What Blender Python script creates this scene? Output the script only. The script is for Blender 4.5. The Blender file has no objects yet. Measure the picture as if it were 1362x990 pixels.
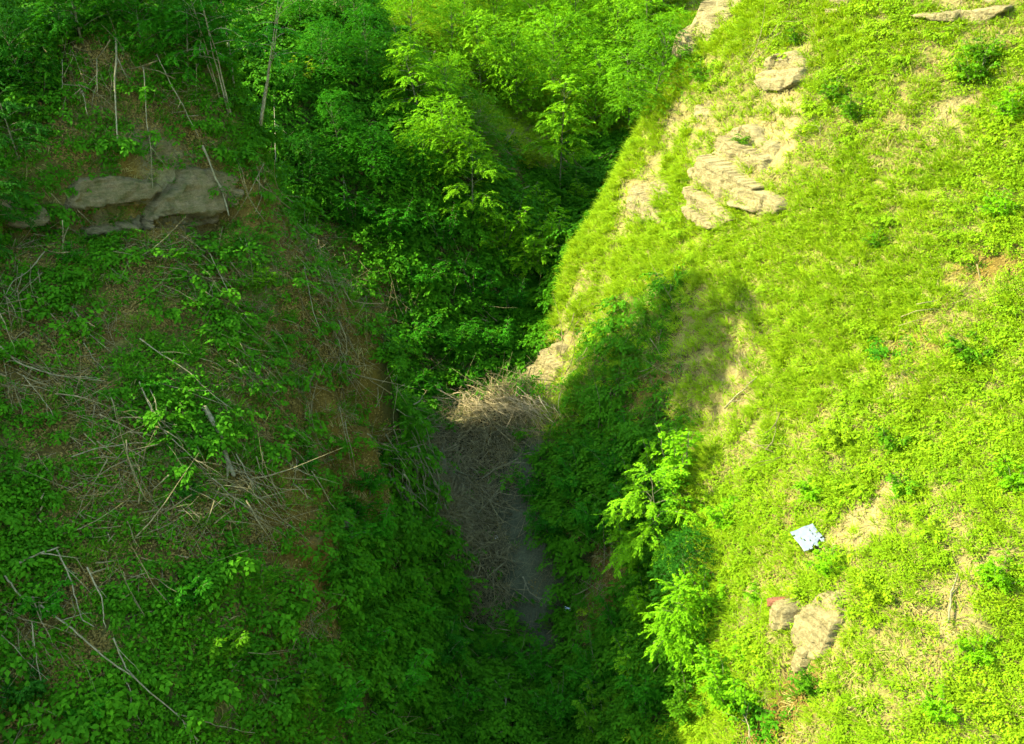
import bpy, math, random
import numpy as np
from mathutils import Vector, Matrix
R=math.radians
rng=np.random.default_rng(7); random.seed(7)
sc=bpy.context.scene
COL=sc.collection
# ---------------------------------------------------------------- terrain
F=1460.0; CX=681.0; CY=495.0; PITCH=math.radians(20)
cp,sp=math.cos(PITCH),math.sin(PITCH)
def P(u,v,y):
    a=(u-CX)/F; b=(CY-v)/F
    dy=cp+sp*b; dz=-sp+cp*b
    return (a/dy*y, y, dz/dy*y)
PX=[
# left face
(0,990,29),(150,990,30),(300,990,31.5),(420,990,34.5),(540,990,40),(600,990,44),
(0,820,32),(150,820,33),(300,820,35),(420,820,38.5),(520,800,44),(590,820,48),
(0,660,36),(150,660,37.5),(280,660,39),(380,690,40.5),(425,700,41.5),
(450,720,47),(500,710,51),(560,760,52),(605,800,53),
(0,500,40),(150,500,42),(300,500,44.5),(400,520,46.5),(490,560,49),
(0,400,43.5),(150,400,46),(300,400,49),(420,400,51.5),(505,420,53.5),
(0,320,46.5),(150,320,49),(280,310,51.5),(400,330,55),
(50,290,48.5),(170,290,50.5),(280,280,53),
(50,230,49.3),(170,220,51.3),(290,220,54.5),
(0,100,53),(100,100,54.5),(230,100,56),(320,170,57),
(0,0,57),(150,0,58.5),(280,0,61),
# left valley wall behind the spur
(560,450,73),(600,510,71),(690,480,75),(720,400,82),(600,350,78),(450,300,78),(500,380,74),
(450,150,86),(450,0,101),(560,100,93),(600,200,85),(680,270,85),(740,310,91),(800,240,101),
(360,100,84),(360,0,102),
(700,150,109),(620,60,115),(760,60,131),(860,100,125),(700,0,142),(850,0,152),(930,0,152),
# floor and debris dam
(690,900,51),(640,850,53),(740,830,55),(690,700,60),(600,650,61),(530,620,61),(690,600,64.5),
(640,560,67.5),(710,530,69),(600,560,68),
# right slope
(1362,990,30),(1200,990,32),(1050,990,35.5),(900,990,41),(780,990,46),
(1362,820,33),(1200,820,35.5),(1050,820,39),(920,820,44.5),(850,830,49.5),(780,780,55),
(1362,660,36.5),(1200,660,40),(1050,660,44.5),(900,660,50.5),(800,660,57),(745,650,62),
(1362,500,41.5),(1200,500,45.5),(1050,500,50.5),(900,500,57),(800,500,64),(740,510,69.5),
(1362,330,47),(1200,330,51.5),(1050,330,57),(900,330,65),(800,330,73.5),(760,340,77),
(1362,160,53),(1200,160,57.5),(1050,160,63.5),(950,160,70),(870,140,77.5),
(1362,0,60),(1200,0,64.5),(1050,0,71),(930,30,79),(820,240,77.5),(735,400,78),(720,450,76.5),
]
WP=[
# gully behind the left spur
(-8,67,-25.8),(-14,67,-22.5),(-22,67,-18.5),(-32,67.5,-14),(-45,68,-9),(-60,68,-3),(-8,63.5,-24),(-14,63.5,-21.5),(-16,65.5,-22),(-22,63.5,-17),(-17,80,-11),(-22,82,-9),(-32,63.5,-11),(-45,63,-5),
(-3,73,-25),(0,71,-27),
# hill left of the frame
(-30,52,-1.5),(-30,57,1),(-40,52,5),(-38,57,4),(-34,40,-3),(-42,38,0),(-50,40,3),(-68,40,10),(-32,30,-9),(-34,20,-12),(-58,50,16),(-58,30,5),(-44,58,8),(-50,20,0),
(-26,77,-11),(-30,86,-3),(-45,80,0),(-60,80,3),(-30,100,0),(-60,110,10),
# below and beside the camera
(0,30,-40),(0,15,-42),(0,0,-42),(-12,15,-30),(14,15,-30),(22,15,-20),(-22,8,-22),(25,0,-20),(-25,-15,-20),(25,-15,-20),(0,-15,-42),
(32,30,-8),(34,45,-3),(40,60,10),(50,40,14),(50,20,8),(60,70,30),(45,85,22),(32,82,10),(24,84,5),(70,30,30),(70,0,25),
# behind the nose of the right slope
(6,86,-21.5),(10,90,-19),(15,93,-14),(22,98,-9),(30,104,0),(45,110,12),(70,110,30),(12,104,-16.5),(22,118,-12),(32,125,-6),
# far valley
(-20,120,0),(-30,140,6),(10,170,8),(30,150,3),(45,140,12),(25,200,25),(-20,180,22),(70,160,35),(10,240,50),(60,230,55),(-60,160,24),(-60,230,70),(120,120,60),(110,60,50),(110,0,40),(-100,60,5),(-80,63,-2),(-100,75,2),(-75,55,16),(-100,0,12),(-100,120,22),
]
C=np.array([P(*p) for p in PX]+WP,float)
n=len(C)
def phi(r): return r
d=np.hypot(C[:,None,0]-C[None,:,0],C[:,None,1]-C[None,:,1])
A=np.zeros((n+3,n+3)); A[:n,:n]=-phi(d)+np.eye(n)*0.06
A[:n,n]=1;A[:n,n+1]=C[:,0];A[:n,n+2]=C[:,1];A[n:,:n]=A[:n,n:].T
w=np.linalg.solve(A,np.r_[C[:,2],0,0,0])
X0,X1,Y0,Y1,ST=-105,115,-18,240,0.4
xs=np.arange(X0,X1+.01,ST);ys=np.arange(Y0,Y1+.01,ST)
def base(x,y):
    x=np.asarray(x,float);y=np.asarray(y,float)
    z=w[n]+w[n+1]*x+w[n+2]*y
    for i in range(n): z=z-w[i]*np.hypot(x-C[i,0],y-C[i,1])
    return z
gx,gy=np.meshgrid(xs,ys)
Z=base(gx,gy)
def hz(x,y):
    fx=np.clip((np.asarray(x)-X0)/ST,0,len(xs)-1.001);fy=np.clip((np.asarray(y)-Y0)/ST,0,len(ys)-1.001)
    i=fx.astype(int);j=fy.astype(int);a=fx-i;b=fy-j
    return (Z[j,i]*(1-a)+Z[j,i+1]*a)*(1-b)+(Z[j+1,i]*(1-a)+Z[j+1,i+1]*a)*b
# ---- noise helpers (value noise on a hashed lattice)
def vnoise(x,y,seed=0):
    x=np.asarray(x,float);y=np.asarray(y,float)
    xi=np.floor(x).astype(np.int64);yi=np.floor(y).astype(np.int64)
    fx=x-xi;fy=y-yi;fx=fx*fx*(3-2*fx);fy=fy*fy*(3-2*fy)
    def h(a,b):
        k=(a*374761393+b*668265263+seed*982451653)&0xFFFFFFFF
        k=((k^(k>>13))*1274126177)&0xFFFFFFFF
        return ((k^(k>>16))&0xFFFF)/65535.0
    return ((h(xi,yi)*(1-fx)+h(xi+1,yi)*fx)*(1-fy)+(h(xi,yi+1)*(1-fx)+h(xi+1,yi+1)*fx)*fy)*2-1
def fbm(x,y,seed=0,oct=4):
    a=1;s=0;t=0
    for k in range(oct):
        s=s+a*vnoise(x*2**k,y*2**k,seed+k*17);t+=a;a*=.5
    return s/t
Zs=Z.copy()
far=np.clip((gy-60)/60,0,1)
Z=Z+fbm(gx/7,gy/7,1)*(.55+far*.9)+fbm(gx/1.7,gy/1.7,5,3)*.3
# the debris dam is a heap across the bed
def bump(x,y,cx,cy,rx,ry,h,a=0):
    dx=x-cx;dy=y-cy;c,s=math.cos(a),math.sin(a)
    return h*np.exp(-(((dx*c+dy*s)/rx)**2+((-dx*s+dy*c)/ry)**2))
def at(u,v):
    """world point of the ground seen at photograph pixel (u,v)"""
    a=(u-CX)/F;b=(CY-v)/F;dy=cp+sp*b;dz=(-sp+cp*b)/dy;dx=a/dy
    ys_=np.arange(14,235,.1)
    zz=hz(dx*ys_,ys_)
    k=np.argmax(zz>dz*ys_)
    y=ys_[k] if zz[k]>dz*ys_[k] else 160.
    return np.array([dx*y,y,float(hz(dx*y,y))])
def normal(x,y,e=.6):
    nx=-(hz(x+e,y)-hz(x-e,y))/(2*e);ny=-(hz(x,y+e)-hz(x,y-e))/(2*e)
    n=np.stack([nx,ny,np.ones_like(nx)],-1)
    return n/np.linalg.norm(n,axis=-1,keepdims=True)
for (u,v,rx,ry,h) in ((620,592,4.0,1.6,.6),(692,554,2.2,1.4,2.0),(655,562,2.0,1.3,1.2),(560,610,2.5,1.6,.9)):
    q=at(u,v); Z=Z+bump(gx,gy,q[0],q[1],rx,ry,h)
# brow of the left spur: the ground breaks off along this line
LIP=np.array([P(418,345,54.8),P(470,385,54.2),P(503,430,53),P(508,490,51),P(497,555,48.6),P(474,610,46.3),P(452,660,44),P(430,705,41.6),P(415,760,39.5)])[:,:2]
def lip(x,y):
    """signed distance to the brow (positive outside, towards the ravine) and how strongly it acts"""
    x=np.asarray(x,float);y=np.asarray(y,float);best=np.full(x.shape,1e9);sg=np.zeros(x.shape);al=np.zeros(x.shape)
    for i in range(len(LIP)-1):
        a,b=LIP[i],LIP[i+1];d=b-a;l2=d@d;t=((x-a[0])*d[0]+(y-a[1])*d[1])/l2;tc=np.clip(t,0,1)
        dx=x-a[0]-tc*d[0];dy=y-a[1]-tc*d[1];dd=np.hypot(dx,dy);m=dd<best
        best=np.where(m,dd,best);sg=np.where(m,np.sign(d[0]*dy-d[1]*dx),sg);al=np.where(m,i+tc,al)
    e=np.clip(np.sin(np.clip(al,0,len(LIP)-1)/(len(LIP)-1)*math.pi),0,1)**.6
    return best*sg,e
def sst(a,b,x):
    t=np.clip((x-a)/(b-a),0,1);return t*t*(3-2*t)
_s,_e=lip(gx,gy);_s=_s+fbm(gx/1.3,gy/1.3,77,3)*.55
Z=Z-2.6*sst(.1,1.0,_s)*(1-sst(3,6.5,_s))*_e+.8*np.exp(-((_s+1.0)/1.3)**2)*_e
Z=Z-2.8*np.exp(-((gy-65.2+.0*(gx+17))/2.7)**2)*sst(-9,-13,gx)*(1-sst(-38,-46,gx))
# dark undercut below the tan rock bands of the left hill
for u in range(20,300,9):
    q=at(u,300+4*math.sin(u*.05));Z=Z-bump(gx,gy,q[0],q[1],.8,.6,1.3)
# ---------------------------------------------------------------- cover map
COV='''
g 760 380;g 800 330;g 850 310;g 950 330;g 1000 330;g 1100 300;g 850 200;g 1000 30;g 1060 400;g 1050 450;g 1080 500;g 1150 250;g 1240 230;g 900 320;g 980 380;g 1130 360;g 1100 430;g 1200 420;
g 920 100;g 880 170;g 1090 60;g 1240 300;g 1200 330;g 1000 560;g 940 620;g 1160 450;g 1040 540;g 960 30;g 1020 290;g 900 230;g 760 430;g 1250 500;g 1100 240;
h 1130 70;h 1060 20;h 1110 130;h 1150 170;h 1170 110;h 1300 80;h 1290 110;h 1345 150;h 1340 300;h 1270 270;h 1180 320;h 1350 420;h 1120 560;h 1200 600;h 1180 570;h 1340 560;h 1350 650;h 1220 640;h 1000 650;h 960 600;h 1000 700;
h 1110 770;h 1170 760;h 1230 760;h 1340 790;h 1300 870;h 1350 930;h 1250 950;h 1340 230;h 1320 480;h 1240 560;h 1310 620;h 940 700;h 960 780;h 940 840;h 1130 660;h 1100 640;h 1330 980;h 1200 970;h 1130 960;h 1310 680;h 1160 800;h 1250 30;h 1050 700;
s 1030 260;s 1000 110;s 940 130;s 1100 200;s 1170 180;s 1180 215;s 1200 200;s 950 480;s 960 560;s 1020 440;s 970 420;s 920 440;s 1210 480;s 1150 490;s 1300 400;s 1290 570;s 1060 620;s 1080 600;s 1050 680;s 1040 740;s 1010 800;s 1050 880;s 1150 890;s 1190 920;s 1250 820;s 1200 830;s 1230 700;s 1270 710;s 1200 130;s 1230 90;s 1330 40;s 1080 990;s 1010 470;s 1120 840;s 1180 860;
b 870 262;b 830 280;b 940 150;b 970 220;b 1040 185;b 1050 100;b 1262 165;b 1000 480;b 978 535;b 1188 636;b 1140 712;b 1100 835;b 1060 905;b 1270 790;b 1325 740;b 940 15;b 1270 8;b 985 590;b 1125 700;b 1262 825;b 900 150;b 765 402;b 1240 185;
e 1030 960;e 1070 930;e 1310 375;e 860 530;e 800 755;e 825 770;e 1215 465;
w 780 500;w 840 450;w 880 480;w 820 480;w 760 550;w 870 430;
u 790 560;u 760 640;u 820 620;u 740 700;u 780 680;u 870 680;u 880 760;u 800 880;u 900 920;u 760 930;u 840 820;u 850 600;u 830 940;u 900 860;h 960 900;h 990 950;
b 735 485;b 729 515;s 715 535;s 700 545;s 690 556;b 745 465;m 680 630;m 690 690;m 690 740;m 705 790;m 735 845;m 715 820;m 700 620;m 715 740;m 700 700;u 650 840;u 690 890;t 640 790;t 655 740;m 690 660;u 620 850;u 760 800;u 725 700;
t 600 640;t 560 620;t 620 720;t 640 680;t 530 600;t 600 595;t 640 565;t 680 550;t 570 660;t 600 690;t 520 640;t 650 610;t 620 760;t 700 550;
u 690 935;u 640 950;u 660 905;
h 0 620;l 40 590;h 50 720;l 60 830;h 250 770;h 200 830;h 300 850;l 350 860;h 250 900;h 400 850;h 180 960;h 380 950;h 20 680;l 120 850;h 330 780;h 420 920;h 330 960;h 10 880;
l 150 760;l 100 900;l 60 960;l 150 690;l 100 650;l 250 700;l 320 650;l 350 700;l 400 600;l 350 530;l 330 480;l 390 380;l 450 420;l 440 500;l 250 380;l 180 400;l 120 420;l 60 430;l 30 400;l 100 480;l 50 510;l 150 560;l 60 340;l 200 345;l 280 350;l 300 250;l 100 200;l 200 150;l 250 180;l 130 100;l 380 560;l 420 460;l 280 620;l 200 650;l 90 570;l 380 770;l 20 460;l 460 470;
l 470 520;w 490 470;l 495 530;u 520 520;u 535 565;w 500 430;e 420 740;e 400 715;e 460 640;e 480 600;e 440 680;e 330 290;e 340 250;e 360 290;e 150 415;e 420 700;e 500 500;
k 240 262;k 120 268;k 218 205;e 170 262;e 200 312;e 120 308;e 60 305;e 260 300;
h 300 430;h 350 350;h 90 370;h 120 350;h 240 520;h 170 490;h 230 600;h 250 560;h 150 240;h 60 250;h 30 260;h 300 200;h 240 80;h 200 40;h 20 200;h 280 100;e 455 620;e 470 580;e 490 530;w 500 480;w 495 440;e 440 660;l 410 580;
u 40 120;u 330 60;u 60 40;
u 400 200;u 450 100;u 500 300;u 560 400;u 600 450;u 640 350;u 650 450;u 550 550;u 540 500;u 420 260;u 700 430;u 700 360;u 600 300;u 660 270;u 750 250;u 800 200;u 780 280;h 650 100;h 800 80;h 900 30;h 700 130;h 760 160;g 620 60;h 740 60;h 850 150;g 900 60;u 480 220;u 560 240;u 680 480;
l 520 450;l 480 380;l 460 340;s 690 185;s 675 165;l 625 195;
u 480 720;u 540 740;u 580 780;u 520 850;h 480 800;u 580 900;h 450 800;h 460 900;u 600 970;u 500 960;u 560 690
'''
CL='g h s b e w u m t l k'.split()
cov=[];
for line in COV.replace('\n',';').split(';'):
    f=line.split()
    if len(f)==3:
        q=at(float(f[1]),float(f[2])); cov.append((CL.index(f[0]),q[0],q[1]))
cov=np.array(cov)
def cover(x,y):
    """weights of the cover kinds at ground positions (n,11)"""
    x=np.asarray(x,float);y=np.asarray(y,float)
    jx=x+fbm(x/1.6,y/1.6,31,3)*1.3; jy=y+fbm(x/1.6,y/1.6,47,3)*1.3
    out=np.zeros(x.shape+(len(CL),))
    for k,cx,cy in cov:
        d2=(jx-cx)**2+(jy-cy)**2
        out[...,int(k)]+=1/(d2+.12)**2.2
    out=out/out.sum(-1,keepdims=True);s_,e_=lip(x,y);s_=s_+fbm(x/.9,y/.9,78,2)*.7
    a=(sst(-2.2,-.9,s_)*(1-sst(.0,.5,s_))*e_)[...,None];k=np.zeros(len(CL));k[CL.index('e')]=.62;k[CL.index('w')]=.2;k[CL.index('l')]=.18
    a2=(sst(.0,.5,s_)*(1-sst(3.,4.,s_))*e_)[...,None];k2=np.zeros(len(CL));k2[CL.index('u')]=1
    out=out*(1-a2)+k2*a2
    return out*(1-a)+k*a
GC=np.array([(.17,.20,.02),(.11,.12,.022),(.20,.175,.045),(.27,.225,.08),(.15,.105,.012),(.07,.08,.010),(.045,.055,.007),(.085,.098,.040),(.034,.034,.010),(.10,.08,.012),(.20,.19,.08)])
# ---------------------------------------------------------------- mesh + material helpers
def mesh_np(name,V,Fq,mat=None,smooth=False):
    V=np.asarray(V,np.float32);Fq=np.asarray(Fq,np.int32)
    me=bpy.data.meshes.new(name);k=Fq.shape[1]
    me.vertices.add(len(V));me.vertices.foreach_set('co',V.ravel())
    me.loops.add(Fq.size);me.loops.foreach_set('vertex_index',Fq.ravel())
    me.polygons.add(len(Fq));me.polygons.foreach_set('loop_start',np.arange(0,Fq.size,k,dtype=np.int32))
    me.polygons.foreach_set('loop_total',np.full(len(Fq),k,np.int32))
    me.update(calc_edges=True)
    if smooth: me.polygons.foreach_set('use_smooth',np.ones(len(Fq),bool))
    if mat: me.materials.append(mat)
    return me
def link(o): COL.objects.link(o); return o
def tag(o,label=None,cat=None,group=None,kind=None):
    if label:o['label']=label
    if cat:o['category']=cat
    if group:o['group']=group
    if kind:o['kind']=kind
    return o
def obj(name,me,parent=None):
    o=link(bpy.data.objects.new(name,me))
    if parent: o.parent=parent
    return o
class NT:
    def __init__(s,name):
        s.m=bpy.data.materials.new(name);s.m.use_nodes=True;s.t=s.m.node_tree;s.t.nodes.clear()
    def n(s,ty,inp=None,**kw):
        x=s.t.nodes.new(ty)
        for k,v in kw.items(): setattr(x,k,v)
        for k,v in (inp or {}).items():
            if isinstance(v,bpy.types.NodeSocket): s.t.links.new(v,x.inputs[k])
            else: x.inputs[k].default_value=v
        return x
    def out(s,sh,disp=None):
        o=s.n('ShaderNodeOutputMaterial',{'Surface':sh})
        return s.m
    def noise(s,scale,detail=3,rough=.6,vec=None,w=0):
        d={'Scale':scale,'Detail':detail,'Roughness':rough}
        if vec is not None:d['Vector']=vec
        return s.n('ShaderNodeTexNoise',d)
    def ramp(s,fac,stops):
        r=s.n('ShaderNodeValToRGB',{'Fac':fac});e=r.color_ramp.elements
        while len(e)<len(stops): e.new(.5)
        for q,(p,c) in zip(e,stops): q.position=p;q.color=(*c,1) if len(c)==3 else c
        return r.outputs[0]
    def mix(s,fac,a,b,mode='MIX'):
        x=s.n('ShaderNodeMix',data_type='RGBA',blend_type=mode)
        for i,v in ((0,fac),(6,a),(7,b)):
            if isinstance(v,bpy.types.NodeSocket): s.t.links.new(v,x.inputs[i])
            else: x.inputs[i].default_value=v if i==0 or len(v)==4 else (*v,1)
        return x.outputs[2]
    def math(s,op,a,b=0.,c=0.):
        x=s.n('ShaderNodeMath',operation=op)
        for i,v in enumerate((a,b,c)):
            if isinstance(v,bpy.types.NodeSocket): s.t.links.new(v,x.inputs[i])
            else: x.inputs[i].default_value=v
        return x.outputs[0]
def leaf_mat(name,c0,c1,obcol=False,trans=.35,rough=.75,spec=.06,tcol=(1.15,1.0,.5),patch=.35):
    """leaf: colour between c0 and c1 leaf by leaf, slow change over the ground, light shining through"""
    t=NT(name)
    geo=t.n('ShaderNodeNewGeometry');oi=t.n('ShaderNodeObjectInfo')
    nz=t.noise(patch,3,.6,geo.outputs['Position']).outputs['Fac']
    f=t.math('ADD',t.math('MULTIPLY',geo.outputs['Random Per Island'],.45),t.math('MULTIPLY',oi.outputs['Random'],.35))
    f=t.math('ADD',f,t.math('MULTIPLY_ADD',nz,1.2,-.5)); f.node.use_clamp=True
    col=t.mix(f,c0,c1)
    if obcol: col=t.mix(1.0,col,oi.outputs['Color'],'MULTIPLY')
    tc=t.mix(1.0,col,(*tcol,1),'MULTIPLY')
    d=t.n('ShaderNodeBsdfPrincipled',{'Base Color':col,'Roughness':rough,'Specular IOR Level':spec})
    tr=t.n('ShaderNodeBsdfTranslucent',{'Color':tc})
    m=t.n('ShaderNodeMixShader',{0:trans,1:d.outputs[0],2:tr.outputs[0]})
    return t.out(m.outputs[0])
def ground_mat():
    t=NT('ground_mat')
    at_=t.n('ShaderNodeAttribute',attribute_name='soil')
    geo=t.n('ShaderNodeNewGeometry');p=geo.outputs['Position']
    n1=t.noise(1.3,6,.65,p).outputs['Fac'];n2=t.noise(9,5,.7,p).outputs['Fac'];n3=t.noise(.25,3,.5,p).outputs['Fac']
    c=t.mix(1.0,at_.outputs['Color'],t.ramp(n1,[(.25,(.55,.52,.45)),(.7,(1.25,1.2,1.15))]),'MULTIPLY')
    c=t.mix(1.0,c,t.ramp(n2,[(.3,(.55,.52,.5)),(.65,(1.2,1.2,1.2))]),'MULTIPLY')
    b=t.n('ShaderNodeBump',{'Height':t.math('ADD',n1,t.math('MULTIPLY',n2,.4)),'Strength':.9,'Distance':.25})
    s=t.n('ShaderNodeBsdfPrincipled',{'Base Color':c,'Roughness':.9,'Specular IOR Level':.15,'Normal':b.outputs[0]})
    return t.out(s.outputs[0])
def rock_mat(name,c,dark=.45,moss=None,scale=1.0):
    t=NT(name)
    tc=t.n('ShaderNodeTexCoord').outputs['Object']
    st=t.n('ShaderNodeMapping',{'Vector':tc,'Scale':(.5*scale,.5*scale,3.2*scale)}).outputs[0]
    n1=t.noise(1.4,7,.7,st).outputs['Fac'];n2=t.noise(7*scale,6,.7,tc).outputs['Fac'];n3=t.noise(1.1*scale,7,.75,tc).outputs['Fac']
    col=t.mix(1.0,(*c,1),t.ramp(n1,[(.3,(dark,dark*.95,dark*.85)),(.5,(.9,.9,.88)),(.75,(1.15,1.12,1.08))]),'MULTIPLY')
    col=t.mix(1.0,col,t.ramp(n2,[(.3,(.6,.57,.5)),(.6,(1.1,1.1,1.1))]),'MULTIPLY')
    if moss: col=t.mix(t.ramp(n3,[(.40,(0,0,0)),(.68,(.85,.85,.85))]),col,(*moss,1))
    b=t.n('ShaderNodeBump',{'Height':t.math('ADD',n1,t.math('MULTIPLY',n2,.5)),'Strength':1,'Distance':.2})
    s=t.n('ShaderNodeBsdfPrincipled',{'Base Color':col,'Roughness':.88,'Specular IOR Level':.2,'Normal':b.outputs[0]})
    return t.out(s.outputs[0])
def bark_mat(name,c,c2):
    t=NT(name)
    p=t.n('ShaderNodeNewGeometry').outputs['Position']
    n=t.noise(6,5,.7,p).outputs['Fac']
    col=t.mix(t.ramp(n,[(.35,(0,0,0)),(.65,(1,1,1))]),c,c2)
    b=t.n('ShaderNodeBump',{'Height':n,'Strength':.6,'Distance':.05})
    s=t.n('ShaderNodeBsdfPrincipled',{'Base Color':col,'Roughness':.85,'Specular IOR Level':.2,'Normal':b.outputs[0]})
    return t.out(s.outputs[0])
M={}
M['tree']=leaf_mat('tree_leaf',(.55,.62,.5),(1.25,1.2,1.2),obcol=True,trans=.38)
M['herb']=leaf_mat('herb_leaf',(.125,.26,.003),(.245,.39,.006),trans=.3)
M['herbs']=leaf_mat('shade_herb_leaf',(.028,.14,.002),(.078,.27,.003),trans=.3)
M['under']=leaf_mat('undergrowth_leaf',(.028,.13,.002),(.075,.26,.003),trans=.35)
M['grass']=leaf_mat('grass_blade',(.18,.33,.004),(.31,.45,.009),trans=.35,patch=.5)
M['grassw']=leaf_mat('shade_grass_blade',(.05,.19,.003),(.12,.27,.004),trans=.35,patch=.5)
M['straw']=leaf_mat('straw_blade',(.17,.15,.03),(.31,.27,.075),trans=.15,tcol=(1,1,.8),patch=.8)
M['litter']=leaf_mat('dead_leaf',(.10,.075,.010),(.28,.205,.045),trans=.1,tcol=(1,1,.8))
M['twig']=bark_mat('twig_bark',(.10,.085,.022,1),(.25,.215,.08,1))
M['bark']=bark_mat('tree_bark',(.07,.075,.025,1),(.20,.19,.08,1))
M['pale']=bark_mat('dead_wood',(.13,.12,.045,1),(.26,.235,.10,1))
M['ground']=ground_mat()
M['rock']=rock_mat('pale_sandstone',(.27,.225,.085),.35)
M['rockL']=rock_mat('mossy_sandstone',(.17,.165,.08),.5,moss=(.035,.085,.006))
M['tan']=bark_mat('sunbleached_brush',(.24,.185,.07,1),(.46,.37,.16,1))
M['earth_o']=rock_mat('olive_earth',(.12,.095,.012),.4,moss=(.05,.085,.006))
M['earth']=rock_mat('brown_earth',(.20,.115,.012),.4,moss=(.05,.08,.012))
# ---------------------------------------------------------------- ground sheet
nyy,nxx=Z.shape
V=np.stack([gx,gy,Z],-1).reshape(-1,3)
ii=np.arange(nxx*nyy).reshape(nyy,nxx)
Fq=np.stack([ii[:-1,:-1],ii[:-1,1:],ii[1:,1:],ii[1:,:-1]],-1).reshape(-1,4)
me=mesh_np('hillside',V,Fq,M['ground'],True)
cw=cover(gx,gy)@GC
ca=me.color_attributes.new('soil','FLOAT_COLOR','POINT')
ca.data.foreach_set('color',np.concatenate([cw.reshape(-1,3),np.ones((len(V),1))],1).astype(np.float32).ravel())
tag(obj('terrain',me),'steep wooded ravine ground, bare soil showing between the plants',kind='structure')
# ---------------------------------------------------------------- leaf and stem builders
def unit(a): return a/np.maximum(np.linalg.norm(a,axis=-1,keepdims=True),1e-9)
def leaves(pos,axis,nrm,L,W,fold=.18):
    """one bent quad per leaf: base, side, tip, side"""
    n=len(pos);axis=unit(axis);s=unit(np.cross(nrm,axis));nn=np.cross(axis,s)
    L=np.broadcast_to(L,(n,))[:,None];W=np.broadcast_to(W,(n,))[:,None]
    m=pos+axis*L*.48
    V=np.stack([pos,m+s*W*.5+nn*W*fold,pos+axis*L-nn*L*.10,m-s*W*.5+nn*W*fold],1).reshape(-1,3)
    return V,np.arange(n*4).reshape(n,4)
def tube(path,r0,r1,k=5):
    path=np.asarray(path,float);n=len(path);t=np.gradient(path,axis=0);t=unit(t)
    ref=np.array([.31,.17,.93]);a=unit(np.cross(t,ref));b=np.cross(t,a)
    rad=np.linspace(r0,r1,n) if np.isscalar(r0) else np.asarray(r0)
    an=np.arange(k)*2*math.pi/k
    V=(path[:,None]+rad[:,None,None]*(np.cos(an)[None,:,None]*a[:,None]+np.sin(an)[None,:,None]*b[:,None])).reshape(-1,3)
    F_=[]
    for i in range(n-1):
        for j in range(k):
            F_.append((i*k+j,i*k+(j+1)%k,(i+1)*k+(j+1)%k,(i+1)*k+j))
    V=np.concatenate([V,path[-1:]+t[-1:]*rad[-1]]);e=len(V)-1
    for j in range(k): F_.append(((n-1)*k+j,(n-1)*k+(j+1)%k,e,e))
    V=np.concatenate([V,path[:1]]);e=len(V)-1
    for j in range(k): F_.append(((j+1)%k,j,e,e))
    return V,F_
class Bag:
    def __init__(s): s.V=[];s.F=[];s.n=0
    def add(s,V,F_): s.V.append(np.asarray(V));s.F.append(np.asarray(F_)+s.n);s.n+=len(V)
    def mesh(s,name,mat,smooth=False):
        V=np.concatenate(s.V);Fq=np.concatenate(s.F).astype(np.int32)
        tri=Fq[:,2]==Fq[:,3]
        if not tri.any(): return mesh_np(name,V,Fq,mat,smooth)
        q=Fq[~tri];t=Fq[tri][:,:3]
        me=bpy.data.meshes.new(name)
        me.vertices.add(len(V));me.vertices.foreach_set('co',V.astype(np.float32).ravel())
        lv=np.concatenate([q.ravel(),t.ravel()]);me.loops.add(len(lv));me.loops.foreach_set('vertex_index',lv.astype(np.int32))
        tot=np.concatenate([np.full(len(q),4),np.full(len(t),3)]).astype(np.int32)
        st=np.concatenate([[0],np.cumsum(tot)[:-1]]).astype(np.int32)
        me.polygons.add(len(tot));me.polygons.foreach_set('loop_start',st);me.polygons.foreach_set('loop_total',tot)
        me.update(calc_edges=True);me.validate()
        if smooth: me.polygons.foreach_set('use_smooth',np.ones(len(tot),bool))
        me.materials.append(mat);return me
def sprays(bag,org,dr,length,nl,ll,lw,droop=.35,g=rng):
    """flat drooping leafy twigs: org,dr (n,3), length (n,)"""
    n=len(org);dr=unit(dr)
    up=np.tile([0,0,1.],(n,1))+g.normal(0,.22,(n,3));sd=unit(np.cross(up,dr));up=np.cross(dr,sd)
    for k in range(nl):
        f=(k+.6)/nl
        side=(1 if k%2 else -1)
        t=length*f
        p=org+dr*t[:,None]-np.array([0,0,1.])*(droop*length*f*f)[:,None]+g.normal(0,.02,(n,3))
        d0=unit(dr-np.array([0,0,1.])*(2*droop*f))
        ax=d0*(.55+.5*f)+sd*side*(.9-.3*f)+g.normal(0,.18,(n,3))-np.array([0,0,.12])
        nn=up+g.normal(0,.28,(n,3))
        s=g.uniform(.75,1.2,n)
        V,Fl=leaves(p,ax,nn,ll*s,lw*s); bag.add(V,Fl)
def bend(p0,d,L,n,lift,droop,wob,g=rng):
    """a curved limb path"""
    t=np.linspace(0,1,n);d=np.asarray(d,float)
    P_=np.asarray(p0)[None]+d[None]*(L*t)[:,None]
    P_[:,2]+=lift*L*t-droop*L*t*t
    P_[1:]+=np.cumsum(g.normal(0,wob,(n-1,3)),0)*np.linspace(.3,1,n-1)[:,None]
    return P_
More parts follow.
